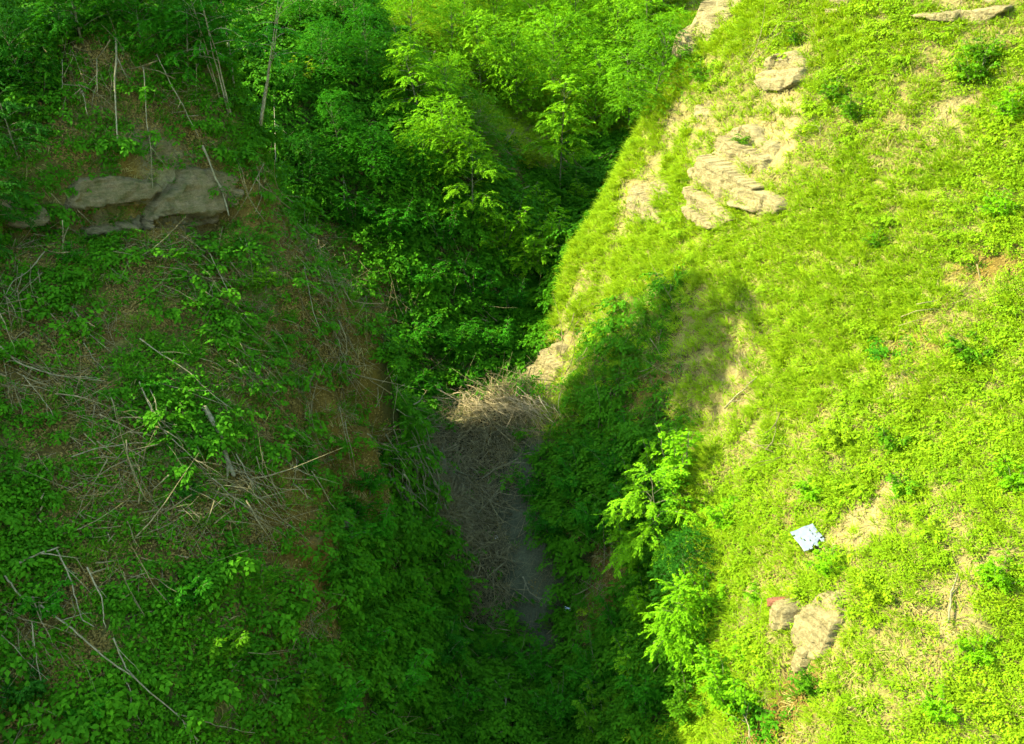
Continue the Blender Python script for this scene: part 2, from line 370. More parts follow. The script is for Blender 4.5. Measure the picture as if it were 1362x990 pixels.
def gen_tree(h,w,seed,limbs=26,ll=.2,per=9,nl=18,sl=.85,lean=.05,r=.11,stems=1,base=.22,top=1.0):
    g=np.random.default_rng(seed);tr=Bag();cr=Bag();so=[];sd=[];sL=[]
    for s in range(stems):
        a=g.uniform(0,6.28);off=np.array([math.cos(a),math.sin(a),0])*(0.12*stems if stems>1 else 0)
        ln=lean if stems==1 else lean+.18
        T=bend(off,np.array([math.cos(a)*ln,math.sin(a)*ln,1]),h*.93*(1 if stems==1 else g.uniform(.75,1)),12,0,0,.05*h/10,g)
        V,Fq=tube(T,np.linspace(r,r*.15,12)*(1 if stems==1 else .6),0,6);tr.add(V,Fq)
        nlb=max(4,limbs//stems)
        for i in range(nlb):
            f=base+(1-base)*((i+.5)/nlb)**.9
            k=f*11;j=int(min(k,10));p=T[j]*(1-(k-j))+T[j+1]*(k-j)
            an=i*2.4+g.uniform(-.5,.5)+s*1.3
            prof=math.sin(math.pi*min(1,(f-base+.12)/(1.12-base))**.8)**.7*.9+.12
            L=w*.5*prof*g.uniform(.6,1.15)
            d=np.array([math.cos(an),math.sin(an),0.])
            Q=bend(p,d,L,6,.55*g.uniform(.4,1.3)+(f>.85)*.8,.45,.04*w/6,g)
            V,Fq=tube(Q,r*.34*(1.1-f*.7),.008,4);tr.add(V,Fq)
            m=max(3,int(per*L/(w*.5)*1.15)+1)
            for q in range(m):
                u=.28+.72*(q+g.uniform(0,1))/m;kk=u*5;jj=int(min(kk,4));pp=Q[jj]*(1-(kk-jj))+Q[jj+1]*(kk-jj)
                tn=unit(Q[jj+1]-Q[jj]);sa=g.uniform(-1.25,1.25)
                c_,s_=math.cos(sa),math.sin(sa)
                so.append(pp+g.normal(0,.12,3));sd.append([tn[0]*c_-tn[1]*s_,tn[0]*s_+tn[1]*c_,tn[2]*.4+g.normal(.05,.18)]);sL.append(sl*g.uniform(.6,1.25))
    sprays(cr,np.array(so),np.array(sd),np.array(sL),nl,ll,ll*.58,.32,g)
    return tr.mesh('tree_trunk',M['bark'],True),cr.mesh('tree_crown',M['tree'])
def gen_dome(h,w,seed,blobs=16,ll=.165,n=900,base=.15,r=.1,sl=.9):
    """broad-leaved crown: limbs ending in billowing leaf masses with gaps between"""
    g=np.random.default_rng(seed);tr=Bag();cr=Bag()
    T=bend([0,0,0],[g.normal(0,.06),g.normal(0,.06),1],h*.85,10,0,0,.05,g);tr.add(*tube(T,np.linspace(r,r*.2,10),0,6))
    for i in range(blobs):
        f=base+(1-base)*((i+.5)/blobs);an=i*2.4+g.uniform(-.6,.6)
        prof=math.sin(math.pi*min(1,(f*.8+.18)))**.6
        rad=w*.5*prof*g.uniform(.45,.85);c=np.array([math.cos(an)*rad,math.sin(an)*rad,f*h*.93+g.normal(0,.2)])
        if i>=blobs-2: c[:2]*=.3
        k=min(8,int(f*8));Q=np.linspace(0,1,6)[:,None]*(c-T[k])[None]+T[k];Q[:,2]+=np.sin(np.linspace(0,math.pi,6))*.25;tr.add(*tube(Q,r*.35,.012,4))
        rb=w*.185*g.uniform(.7,1.25)*(1.1-.35*f)
        m=int(n/9*(rb/(w*.2))**2);d=unit(g.normal(0,1,(m,3)));keep=(d[:,2]>-.3)|(g.uniform(0,1,m)<.4);d=d[keep];m=len(d)
        lump=1+.38*fbm(d[:,0]*2+seed+i*5,d[:,1]*2+d[:,2]*1.7,seed+i,3)
        pos=c+d*np.array([1.2,1.2,.75])*(rb*lump*g.uniform(.35,1.0,m)**.5)[:,None]
        dr=d*np.array([1,1,.35])+g.normal(0,.45,(m,3))*np.array([1,1,.4])+np.array([0,0,.05])
        sprays(cr,pos,dr,g.uniform(.45,1.0,m)*sl,12,ll,ll*.6,.32,g)
    return tr.mesh('tree_trunk',M['bark'],True),cr.mesh('tree_crown',M['tree'])
def gen_shrub(h,w,seed,stems=9,ll=.13,per=7,nl=14,sl=.5,spread=.8,r=.025):
    g=np.random.default_rng(seed);tr=Bag();cr=Bag();so=[];sd=[];sL=[]
    for s in range(stems):
        a=s*2.4+g.uniform(-.4,.4);q=g.uniform(.15,1)**.6*spread
        L=h*g.uniform(.6,1.05)
        d=np.array([math.cos(a)*q*w/h*.5,math.sin(a)*q*w/h*.5,1.])
        Q=bend(np.array([math.cos(a),math.sin(a),0])*.12*w*.5,d,L,8,0,.28*q,.025*h,g);Q[0,2]=-.3
        V,Fq=tube(Q,r,.006,4);tr.add(V,Fq)
        m=int(per*1.8)
        for k in range(m):
            u=.12+.88*(k+g.uniform(0,1))/m;kk=u*7;jj=int(min(kk,6));pp=Q[jj]*(1-(kk-jj))+Q[jj+1]*(kk-jj)
            an=g.uniform(0,6.28)
            so.append(pp);sd.append([math.cos(an),math.sin(an),g.normal(.15,.2)]);sL.append(sl*g.uniform(.5,1.2)*(1.15-.5*u))
    sprays(cr,np.array(so),np.array(sd),np.array(sL),nl,ll,ll*.6,.3,g)
    return tr.mesh('shrub_stems',M['bark'],True),cr.mesh('shrub_foliage',M['tree'])
TREES={'broad':gen_dome(9.5,9,11,28),'tall':gen_dome(11,6.5,12,28,base=.12),'round':gen_dome(7.5,7.5,13,24,.16,base=.05,r=.08),'oak':gen_dome(8.5,8.5,17,30,.16,950,.08),
 'slim':gen_tree(11,5.5,14,36,.25,11,20,1.0,base=.34,r=.08),'coppice':gen_tree(9,6,15,36,.2,6,16,.85,stems=9,base=.5,r=.12),'layer':gen_tree(7,7,16,22,.2,16,22,1.1,base=.12,lean=.14)}
SHRUBS={'arch':gen_shrub(3,4.2,21,13,.17,8,16,.75,1.0),'bush':gen_shrub(2,2.8,22,12,.14,7,14,.5,.95),'shoot':gen_shrub(3.4,1.7,23,8,.15,7,14,.5,.7),'low':gen_shrub(1.0,1.9,24,12,.12,5,12,.42,1.1,.012),'big':gen_shrub(3.6,5,25,18,.18,9,16,.85,1.0),'mass':gen_shrub(2.6,3.6,26,18,.13,9,16,.55,.95)}
# ---------------------------------------------------------------- small plants for the ground cover
def p_herb(seed,mat,n=46,rad=.32,h=.36,ll=.105):
    g=np.random.default_rng(seed);b=Bag()
    a=g.uniform(0,6.28,n);r=np.sqrt(g.uniform(0,1,n))*rad
    p=np.stack([np.cos(a)*r,np.sin(a)*r,g.uniform(.05,1,n)*h*(1-.45*(r/rad)**2)],-1)
    ax=np.stack([np.cos(a),np.sin(a),g.normal(.0,.35,n)],-1)+g.normal(0,.4,(n,3));nn=np.array([0,0,1.])+g.normal(0,.4,(n,3))
    s=g.uniform(.6,1.25,n);V,Fq=leaves(p,ax,nn,ll*s,ll*.66*s);b.add(V,Fq);return b.mesh('herb_clump',mat)
def p_blades(seed,mat,n=34,rad=.26,L=.5,w=.03,up=1.0,dro=.5):
    g=np.random.default_rng(seed);b=Bag()
    a=g.uniform(0,6.28,n);r=np.sqrt(g.uniform(0,1,n))*rad;p=np.stack([np.cos(a)*r,np.sin(a)*r,np.full(n,-.05)],-1)
    an=a+g.normal(0,.7,n);d=unit(np.stack([np.cos(an)*.7,np.sin(an)*.7,up*g.uniform(.4,1.3,n)],-1));l=L*g.uniform(.55,1.2,n)[:,None]
    s=np.stack([-np.sin(an),np.cos(an),np.zeros(n)],-1)*w*.5
    m=p+d*l*.55;t=m+unit(d*np.array([1.2,1.2,1])-np.array([0,0,dro]))*l*.5
    V=np.stack([p-s,p+s,m+s*.9,m-s*.9,t],1).reshape(-1,3);k=np.arange(n)[:,None]*5
    b.add(V,np.concatenate([k+[0,1,2,3],k+[3,2,4,4]]));return b.mesh('grass_tuft',mat)
def p_litter(seed,mat,n=34,rad=.38):
    g=np.random.default_rng(seed);b=Bag();a=g.uniform(0,6.28,n);r=np.sqrt(g.uniform(0,1,n))*rad
    p=np.stack([np.cos(a)*r,np.sin(a)*r,g.uniform(.0,.08,n)],-1);V,Fq=leaves(p,np.stack([np.cos(a*7),np.sin(a*7),g.normal(0,.35,n)],-1),np.array([0,0,1.])+g.normal(0,.35,(n,3)),g.uniform(.06,.12,n),g.uniform(.035,.06,n));b.add(V,Fq);return b.mesh('litter_patch',mat)
def p_twigs(seed,mat,n=20,rad=.7,L=(.4,1.6),r=.011,flat=.35):
    g=np.random.default_rng(seed);b=Bag()
    for i in range(n):
        a=g.uniform(0,6.28);c=np.append(g.normal(0,rad*.5,2),g.uniform(0,.3));l=g.uniform(*L)
        d=np.array([math.cos(a),math.sin(a),g.normal(0,flat)]);Q=bend(c-d*l*.5,d,l,5,g.normal(0,.25),g.normal(0,.3),.05,g)
        V,Fq=tube(Q,r*g.uniform(.5,1.2),.004,3);b.add(V,Fq)
    return b.mesh('twig_heap',mat)
def p_bramble(seed,mat,stems=6,h=.8,w=1.2,ll=.13):
    g=np.random.default_rng(seed);b=Bag();so=[];sd=[];sL=[]
    for s in range(stems):
        a=s*2.4+g.uniform(-.5,.5);Q=bend([0,0,-.1],[math.cos(a)*w*.6/h,math.sin(a)*w*.6/h,1.2],h*g.uniform(.6,1),6,0,.75,.03,g)
        for k in range(5):
            i=1+k;an=a+g.uniform(-1.3,1.3);so.append(Q[min(i,5)]);sd.append([math.cos(an),math.sin(an),g.normal(.1,.2)]);sL.append(g.uniform(.25,.5))
    sprays(b,np.array(so),np.array(sd),np.array(sL),9,ll,ll*.62,.3,g);return b.mesh('bramble_clump',mat)
def p_fern(seed,mat,n=8,L=.8):
    g=np.random.default_rng(seed);b=Bag();so=[];sd=[]
    a=np.arange(n)*2*math.pi/n+g.normal(0,.2,n)
    sprays(b,np.zeros((n,3)),np.stack([np.cos(a),np.sin(a),np.full(n,.9)],-1),L*g.uniform(.8,1.1,n),26,.2,.05,.55,g);return b.mesh('fern_fronds',mat)
protos=bpy.data.collections.new('cover_plants')   # only a library for the ground cover, not linked to the scene
KIND={}
def reg(kind,*meshes):
    for me in meshes:
        o=bpy.data.objects.new('plant_%03d'%len(protos.objects),me);protos.objects.link(o);KIND.setdefault(kind,[]).append(len(protos.objects)-1)
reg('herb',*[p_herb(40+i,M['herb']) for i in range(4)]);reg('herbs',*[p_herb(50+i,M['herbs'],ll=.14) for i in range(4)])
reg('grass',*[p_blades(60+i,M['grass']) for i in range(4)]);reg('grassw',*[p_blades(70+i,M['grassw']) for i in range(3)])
reg('straw',*[p_blades(80+i,M['straw'],30,.34,.5,.03,.35,.7) for i in range(3)]);reg('litter',*[p_litter(90+i,M['litter']) for i in range(3)])
reg('twig',*[p_twigs(100+i,M['twig']) for i in range(5)]);reg('bramble',*[p_bramble(110+i,M['under']) for i in range(4)])
reg('twig',*[p_twigs(140+i,M['twig'],9,.8,(.8,2.2),.026) for i in range(3)])
reg('bramblel',*[p_bramble(115+i,M['herb']) for i in range(3)])
# how much of each plant grows on each kind of ground (per square metre)
GROW={ # cover: g    h    s    b    e    w    u    m    t    l    k
'herb':   (2.2, 8.5, 2.8,  .10, .2,  .4,  0,   0,   0,   0,   0),
'bramblel':(.10,1.1, .10, .0,  .05, .1,  0,   0,   0,   0,   0),
'grass':  (17., 8.0, 6.5, 1.9,  .3,  1.,  0,   0,   0,   0,   0),
'straw':  (1.4, 1.2, 5.0, 2.4, .35, 1.2, 0,   0,   .5, 0,   .1),
'herbs':  (0,   0,   0,   0,      .7,  2.0, 1.8, .12, .1,  2.0, .8),
'grassw': (0,   0,   0,   0,   1.2, 7.0, 1.0, .1,  .1,  1.6, 1.0),
'bramble':(0,   0,   0,   0,   .15, .25, 2.3, .06, .05, .25, .1),
'litter': (0,   .2,  .5,  .2,  2.5, .6,  .5,  .2,  2.0, 7.5, .6),
'twig':   (0,   0.0, .05, .02, .25, .05,  .1,  .3, 8.0, .5, .03),
}
def scatter():
    N=1000000
    y=18+(175-18)*rng.uniform(0,1,N)**1.5;lim=.62*y+4;pw=1.5*((y-18)/157+1e-6)**(1/3.)
    x=rng.uniform(-1,1,N)*lim
    z=hz(x,y);n=normal(x,y);slope=1/np.maximum(n[:,2],.2)
    # area each try stands for: dx*dy / tries
    area=2*lim*(157*1.5*((y-18)/157+1e-9)**(1/3.))/N*np.minimum(slope,3.5)
    cw_=cover(x,y);cw_=cw_**1.6;cw_/=cw_.sum(-1,keepdims=True)
    thin=np.minimum(1,(52/y)**1.3);big=np.minimum(2.2,(1/thin)**.45)
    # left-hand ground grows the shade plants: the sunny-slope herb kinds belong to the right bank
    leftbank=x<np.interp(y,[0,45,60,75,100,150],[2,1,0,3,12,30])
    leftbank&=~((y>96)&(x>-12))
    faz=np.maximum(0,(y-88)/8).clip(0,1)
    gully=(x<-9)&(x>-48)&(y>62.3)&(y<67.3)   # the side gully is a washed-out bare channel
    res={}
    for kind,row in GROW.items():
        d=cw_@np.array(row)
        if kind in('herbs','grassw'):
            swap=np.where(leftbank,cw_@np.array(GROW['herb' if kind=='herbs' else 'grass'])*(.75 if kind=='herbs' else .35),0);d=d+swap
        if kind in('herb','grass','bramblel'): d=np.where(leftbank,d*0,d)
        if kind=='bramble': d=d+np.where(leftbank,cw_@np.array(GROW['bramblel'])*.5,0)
        if kind!='litter': d=np.where(gully,d*.06,d)
        pr=d*area*thin
        k=rng.uniform(0,1,N)<pr
        res[kind]=(x[k],y[k],z[k],n[k],big[k])
    return res
RES=scatter()
def frame_euler(n,tilt,g=rng):
    k=len(n);d=unit(n*tilt+np.array([0,0,1.])*(1-tilt));ph=np.arctan2(d[:,1],d[:,0]);al=np.arccos(np.clip(d[:,2],-1,1));th=g.uniform(0,6.28,k)-ph
    cz,sz,cy,sy,ct,st=np.cos(ph),np.sin(ph),np.cos(al),np.sin(al),np.cos(th),np.sin(th)
    R00=cz*cy*ct-sz*st;R10=sz*cy*ct+cz*st;R20=-sy*ct;R21=sy*st;R22=cy
    return np.stack([np.arctan2(R21,R22),np.arcsin(np.clip(-R20,-1,1)),np.arctan2(R10,R00)],-1)
gn=bpy.data.node_groups.new('ground_cover','GeometryNodeTree')
gn.interface.new_socket('Geometry',in_out='INPUT',socket_type='NodeSocketGeometry');gn.interface.new_socket('Geometry',in_out='OUTPUT',socket_type='NodeSocketGeometry')
gi=gn.nodes.new('NodeGroupInput');go=gn.nodes.new('NodeGroupOutput');ip=gn.nodes.new('GeometryNodeInstanceOnPoints');ci=gn.nodes.new('GeometryNodeCollectionInfo')
ci.inputs['Collection'].default_value=protos;ci.inputs['Separate Children'].default_value=True;ci.inputs['Reset Children'].default_value=True
def attr(nm,ty):
    a=gn.nodes.new('GeometryNodeInputNamedAttribute');a.data_type=ty;a.inputs[0].default_value=nm;return a.outputs[0]
er=gn.nodes.new('FunctionNodeEulerToRotation');L_=gn.links.new
L_(attr('rot','FLOAT_VECTOR'),er.inputs[0]);L_(gi.outputs[0],ip.inputs['Points']);L_(ci.outputs[0],ip.inputs['Instance']);ip.inputs['Pick Instance'].default_value=True
L_(attr('idx','INT'),ip.inputs['Instance Index']);L_(er.outputs[0],ip.inputs['Rotation']);L_(attr('scl','FLOAT'),ip.inputs['Scale']);L_(ip.outputs[0],go.inputs[0])
def stuff(name,label,cat,kinds,tilt,size):
    P_=[];E=[];S_=[];I=[]
    for k in kinds:
        x,y,z,n,b=RES[k];m=len(x)
        P_.append(np.stack([x,y,z+.01],-1));E.append(frame_euler(n,tilt[k]));S_.append(rng.uniform(*size[k],m)*b*(np.where(y<37,1.12,1) if k in('herbs','bramble') else 1));I.append(rng.choice(KIND[k],m))
    P_=np.concatenate(P_);me=bpy.data.meshes.new(name);me.vertices.add(len(P_));me.vertices.foreach_set('co',P_.astype(np.float32).ravel())
    me.attributes.new('rot','FLOAT_VECTOR','POINT').data.foreach_set('vector',np.concatenate(E).astype(np.float32).ravel())
    me.attributes.new('scl','FLOAT','POINT').data.foreach_set('value',np.concatenate(S_).astype(np.float32))
    me.attributes.new('idx','INT','POINT').data.foreach_set('value',np.concatenate(I).astype(np.int32))
    o=obj(name,me);o.modifiers.new('cover','NODES').node_group=gn
    print(name,len(P_))
    return tag(o,label,cat,kind='stuff')
TL=dict(herb=.45,herbs=.45,grass=.35,grassw=.35,straw=.85,litter=1.,twig=.9,bramble=.3,bramblel=.3)
SZ=dict(herb=(.45,1.2),herbs=(.6,1.4),grass=(.6,1.3),grassw=(.6,1.3),straw=(.6,1.3),litter=(.8,1.6),twig=(.6,1.5),bramble=(.8,2.0),bramblel=(.5,1.1))
stuff('grass','bright yellow-green grass over the sunlit slope','grass',['grass'],TL,SZ)
stuff('herb_cover','bright green leafy weeds over the sunlit slope','herbs',['herb','bramblel'],TL,SZ)
stuff('dry_grass','flattened straw-coloured grass between green patches','dry grass',['straw'],TL,SZ)
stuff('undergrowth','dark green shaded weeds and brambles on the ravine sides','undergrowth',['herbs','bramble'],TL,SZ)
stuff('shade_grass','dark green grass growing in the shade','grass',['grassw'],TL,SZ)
stuff('leaf_litter','brown dead leaves covering the shaded hillside','leaf litter',['litter'],TL,SZ)
stuff('twig_debris','tangled grey dead twigs filling the ravine bottom','debris',['twig'],TL,SZ)
# ---------------------------------------------------------------- trees and shrubs, one thing each
def plant(kind,proto,p,s,rz,col,label,cat,group=None,name=None,tilt=(0,0),sz=None):
    tr,cr=(TREES if proto in TREES else SHRUBS)[proto]
    e=link(bpy.data.objects.new(name or kind,None));e.empty_display_size=.5
    e.location=p;e.scale=(s,s,sz or s);e.rotation_euler=(tilt[0],tilt[1],rz)
    tag(e,label,cat,group)
    a=obj('trunk' if proto in TREES else 'stems',tr,e);a.material_slots[0].link='OBJECT';a.material_slots[0].material=M['pale' if proto=='coppice' else 'bark'];b=obj('crown' if proto in TREES else 'foliage',cr,e)
    b.color=(*col,1);return e
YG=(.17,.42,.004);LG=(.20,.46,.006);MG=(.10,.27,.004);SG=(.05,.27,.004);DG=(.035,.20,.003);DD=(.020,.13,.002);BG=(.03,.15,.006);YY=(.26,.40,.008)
# u v proto scale colour label   (u,v: where the foot stands on the ground in the photograph)
FAR='''640 120 broad .8 LG|bright round-crowned tree at the head of the valley left of the tall twin crowns
690 150 oak 1.0 YG|tall bright tree in the far valley beside the yellowing bank
735 130 broad 1.05 YG|widest bright tree crown in the middle of the far valley
745 262 slim 1.0 LG|slender bright tree with bare thin trunk standing above the dark hollow
790 170 oak 1.0 YG|rounded light green tree directly above the dark hollow
838 178 layer 1.1 YG|spreading tree leaning over the dark hollow beside the sunlit slope edge
865 150 round .9 MG|mid green round tree against the upper edge of the sunlit slope
600 90 tall .6 YG|bright narrow tree on the left rim of the far valley
615 40 round .9 MG|mid green tree at the top rim left of the bright valley crowns
660 60 broad .9 LG|light green tree high in the valley behind the round-crowned tree
712 60 oak 1.0 YG|light green crown near the top middle of the far valley
765 70 tall 1.0 LG|tall pale tree high in the far valley centre
815 90 oak 1.0 LG|pale broad tree high on the right of the far valley
860 60 layer 1.0 LG|pale feathery tree high beside the bare upper rock edge
900 80 round .8 YG|small bright tree tucked against the sunlit slope's upper corner
825 30 oak 1.0 LG|pale tall tree on the skyline right of the valley centre
700 12 broad 1.0 YG|bright tree at the very top of the valley middle
770 10 oak 1.1 LG|pale rounded tree at the very top right of the valley middle
655 10 tall 1.0 YG|bright tree at the very top left of the valley middle
880 15 broad 1.0 LG|pale tree at the very top beside the bare rock corner
700 225 arch 1.0 YY|yellow-tinged shrub on the small earthy bank in the far valley
720 285 arch 1.0 YG|bright shrub below the slender bare-trunked tree
770 268 bush 1.3 YG|small bright shrub at the foot of the sunlit slope edge in the far valley
640 200 round .6 MG|mid green small tree on the shaded bank below the far valley'''
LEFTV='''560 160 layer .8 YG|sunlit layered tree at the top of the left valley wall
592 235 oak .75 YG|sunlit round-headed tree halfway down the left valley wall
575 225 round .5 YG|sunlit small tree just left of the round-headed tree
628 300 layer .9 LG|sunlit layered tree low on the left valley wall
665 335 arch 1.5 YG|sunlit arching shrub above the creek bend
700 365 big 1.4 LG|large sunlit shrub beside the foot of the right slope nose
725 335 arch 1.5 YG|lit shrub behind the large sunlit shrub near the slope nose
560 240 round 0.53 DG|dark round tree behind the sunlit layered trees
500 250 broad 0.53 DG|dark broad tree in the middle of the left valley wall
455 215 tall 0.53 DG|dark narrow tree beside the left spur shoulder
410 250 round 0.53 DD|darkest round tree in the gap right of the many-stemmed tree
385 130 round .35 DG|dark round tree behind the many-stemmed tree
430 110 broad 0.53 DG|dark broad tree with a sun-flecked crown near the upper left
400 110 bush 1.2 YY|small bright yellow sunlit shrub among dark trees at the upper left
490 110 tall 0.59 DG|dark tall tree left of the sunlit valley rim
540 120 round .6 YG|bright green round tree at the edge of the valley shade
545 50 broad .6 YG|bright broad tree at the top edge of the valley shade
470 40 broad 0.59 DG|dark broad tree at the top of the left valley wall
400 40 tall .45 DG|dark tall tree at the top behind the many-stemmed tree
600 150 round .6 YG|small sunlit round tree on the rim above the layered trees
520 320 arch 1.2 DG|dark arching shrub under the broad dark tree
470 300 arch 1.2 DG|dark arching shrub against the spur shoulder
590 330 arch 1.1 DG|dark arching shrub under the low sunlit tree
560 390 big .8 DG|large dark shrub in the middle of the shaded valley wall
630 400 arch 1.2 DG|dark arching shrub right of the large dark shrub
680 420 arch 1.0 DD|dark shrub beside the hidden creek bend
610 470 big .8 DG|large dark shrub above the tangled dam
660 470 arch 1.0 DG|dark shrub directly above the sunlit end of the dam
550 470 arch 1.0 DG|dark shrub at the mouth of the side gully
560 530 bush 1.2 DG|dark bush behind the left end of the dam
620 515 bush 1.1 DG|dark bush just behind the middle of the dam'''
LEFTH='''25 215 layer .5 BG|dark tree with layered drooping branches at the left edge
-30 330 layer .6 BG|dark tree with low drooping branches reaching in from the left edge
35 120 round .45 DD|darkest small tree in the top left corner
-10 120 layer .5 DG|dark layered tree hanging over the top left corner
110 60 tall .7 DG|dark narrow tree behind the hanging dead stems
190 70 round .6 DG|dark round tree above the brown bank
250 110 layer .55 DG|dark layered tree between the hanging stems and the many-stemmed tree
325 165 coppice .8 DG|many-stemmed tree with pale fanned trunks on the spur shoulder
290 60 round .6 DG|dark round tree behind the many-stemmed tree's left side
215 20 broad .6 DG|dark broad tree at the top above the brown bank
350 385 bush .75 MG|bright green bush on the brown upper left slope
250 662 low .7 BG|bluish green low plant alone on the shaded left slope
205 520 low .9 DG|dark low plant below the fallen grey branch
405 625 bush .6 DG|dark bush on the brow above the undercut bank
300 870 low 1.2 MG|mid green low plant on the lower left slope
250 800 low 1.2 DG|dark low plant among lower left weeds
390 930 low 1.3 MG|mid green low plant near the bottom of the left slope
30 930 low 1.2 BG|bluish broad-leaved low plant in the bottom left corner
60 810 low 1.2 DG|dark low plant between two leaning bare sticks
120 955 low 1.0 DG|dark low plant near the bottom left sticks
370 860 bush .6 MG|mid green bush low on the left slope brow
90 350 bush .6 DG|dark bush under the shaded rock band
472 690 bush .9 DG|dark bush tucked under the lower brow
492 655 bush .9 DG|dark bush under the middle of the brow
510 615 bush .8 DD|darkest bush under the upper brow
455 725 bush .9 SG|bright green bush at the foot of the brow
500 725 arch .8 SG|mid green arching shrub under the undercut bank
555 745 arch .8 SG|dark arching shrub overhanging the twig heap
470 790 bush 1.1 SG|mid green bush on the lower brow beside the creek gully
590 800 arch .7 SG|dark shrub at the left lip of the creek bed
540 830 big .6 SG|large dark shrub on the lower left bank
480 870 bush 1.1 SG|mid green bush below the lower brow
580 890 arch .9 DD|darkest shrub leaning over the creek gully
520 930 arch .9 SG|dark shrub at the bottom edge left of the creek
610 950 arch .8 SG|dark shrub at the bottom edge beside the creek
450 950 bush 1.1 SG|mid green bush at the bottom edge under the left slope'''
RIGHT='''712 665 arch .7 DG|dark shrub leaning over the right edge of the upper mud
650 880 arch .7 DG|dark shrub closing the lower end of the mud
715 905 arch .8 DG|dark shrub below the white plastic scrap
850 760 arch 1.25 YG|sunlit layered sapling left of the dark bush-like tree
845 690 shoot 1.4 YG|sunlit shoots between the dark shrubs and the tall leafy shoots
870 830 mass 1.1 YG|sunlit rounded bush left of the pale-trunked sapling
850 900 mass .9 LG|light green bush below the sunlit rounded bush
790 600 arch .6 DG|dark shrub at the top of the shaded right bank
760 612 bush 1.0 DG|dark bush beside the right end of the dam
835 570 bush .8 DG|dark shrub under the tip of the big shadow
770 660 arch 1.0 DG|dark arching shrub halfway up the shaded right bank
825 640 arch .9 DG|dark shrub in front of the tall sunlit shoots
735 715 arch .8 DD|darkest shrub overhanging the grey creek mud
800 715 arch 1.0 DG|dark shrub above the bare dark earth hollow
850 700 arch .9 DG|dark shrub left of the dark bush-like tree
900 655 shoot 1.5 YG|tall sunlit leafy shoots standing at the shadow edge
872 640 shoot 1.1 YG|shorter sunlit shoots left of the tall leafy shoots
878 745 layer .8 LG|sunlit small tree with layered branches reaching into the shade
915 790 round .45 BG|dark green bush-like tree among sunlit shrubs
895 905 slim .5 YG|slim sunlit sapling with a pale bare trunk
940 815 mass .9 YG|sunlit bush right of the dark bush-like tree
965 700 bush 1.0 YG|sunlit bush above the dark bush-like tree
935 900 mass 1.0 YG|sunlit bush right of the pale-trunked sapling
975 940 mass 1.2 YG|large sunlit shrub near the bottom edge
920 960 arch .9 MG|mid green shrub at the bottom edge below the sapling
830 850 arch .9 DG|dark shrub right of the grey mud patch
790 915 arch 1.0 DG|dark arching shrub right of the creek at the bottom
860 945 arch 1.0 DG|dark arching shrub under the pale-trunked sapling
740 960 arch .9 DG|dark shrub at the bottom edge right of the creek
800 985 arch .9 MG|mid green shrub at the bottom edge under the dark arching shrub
1135 160 bush .9 MG|mid green bush on the upper sunlit slope
1110 135 bush .8 MG|small mid green bush above another on the upper sunlit slope
1295 110 bush 1.1 MG|dark-hearted bush near the top right of the sunlit slope
1310 85 bush .9 MG|mid green bush highest at the top right of the sunlit slope
1345 160 bush .9 YG|bright bush at the right edge of the upper slope
1060 60 bush .7 MG|mid green bush under the slope top left of the pale ledge
990 195 low .9 MG|dark little plant growing from the large pale rock
935 110 bush .9 MG|mid green bush on the upper left edge of the sunlit slope
1165 330 bush .6 MG|mid green bush in the middle of the sunlit slope
1330 290 bush .8 YG|bright bush at the right edge halfway up the slope
1100 765 bush .75 YG|leafy bush just under the pale blue panel
1170 800 low 1.2 YY|yellow-green leafy plant right of the rounded boulder
1120 590 low 1.0 YY|yellow fern-like plant in the middle of the lower slope
1190 595 low 1.1 MG|mid green plant above the small pale stone
1205 655 low 1.1 MG|mid green plant right below the small pale stone
1330 780 bush .8 YG|bright bush at the lower right edge of the slope
1300 880 bush .7 YG|bright bush in the bottom right part of the slope
1350 650 bush .8 YG|bright bush at the right edge below the middle
1080 920 low .9 MG|mid green plant below the rib of stone
1250 960 bush .7 YG|bright bush at the bottom edge of the right slope
1010 800 low .9 YG|bright low plant left of the cracked block
1080 660 low 1.0 YG|bright low plant left of the small pale stone
1290 480 low 1.3 MG|mid green low plant beside the brown patch on the right'''
GL=globals()
def rows(txt,group_t,group_s):
    for line in txt.split('\n'):
        a,label=line.split('|');u,v,pr,s,c=a.split()
        p=at(float(u),float(v));p[2]-=.1
        tree=pr in TREES
        sz=float(s)*random.uniform(.92,1.08)
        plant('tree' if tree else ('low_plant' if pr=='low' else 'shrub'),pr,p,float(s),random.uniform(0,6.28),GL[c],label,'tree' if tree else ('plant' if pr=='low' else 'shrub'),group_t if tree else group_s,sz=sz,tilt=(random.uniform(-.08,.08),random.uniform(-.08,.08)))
rows(FAR,'trees in the far valley','shrubs in the far valley')
rows(LEFTV,'trees on the left valley wall','shrubs on the left valley wall')
rows(LEFTH,'trees on the left hill','plants on the left hill')
rows(RIGHT,'small trees on the right slope','shrubs on the right slope')
# crest of the left hill, beyond the picture's edge: these trees shade the ravine
for i,(x,y,pr,s) in enumerate(((-34,58.2,'oak',1.15),(-35,53.6,'slim',1.3),(-38,60,'oak',1.0),(-43,58,'oak',1.1),(-31,58.6,'round',.6))):
    plant('tree',pr,(x,y,float(hz(x,y))-.2),s,i*1.3,DG,'tree on the crest of the left hill out of the picture','tree','trees on the crest')
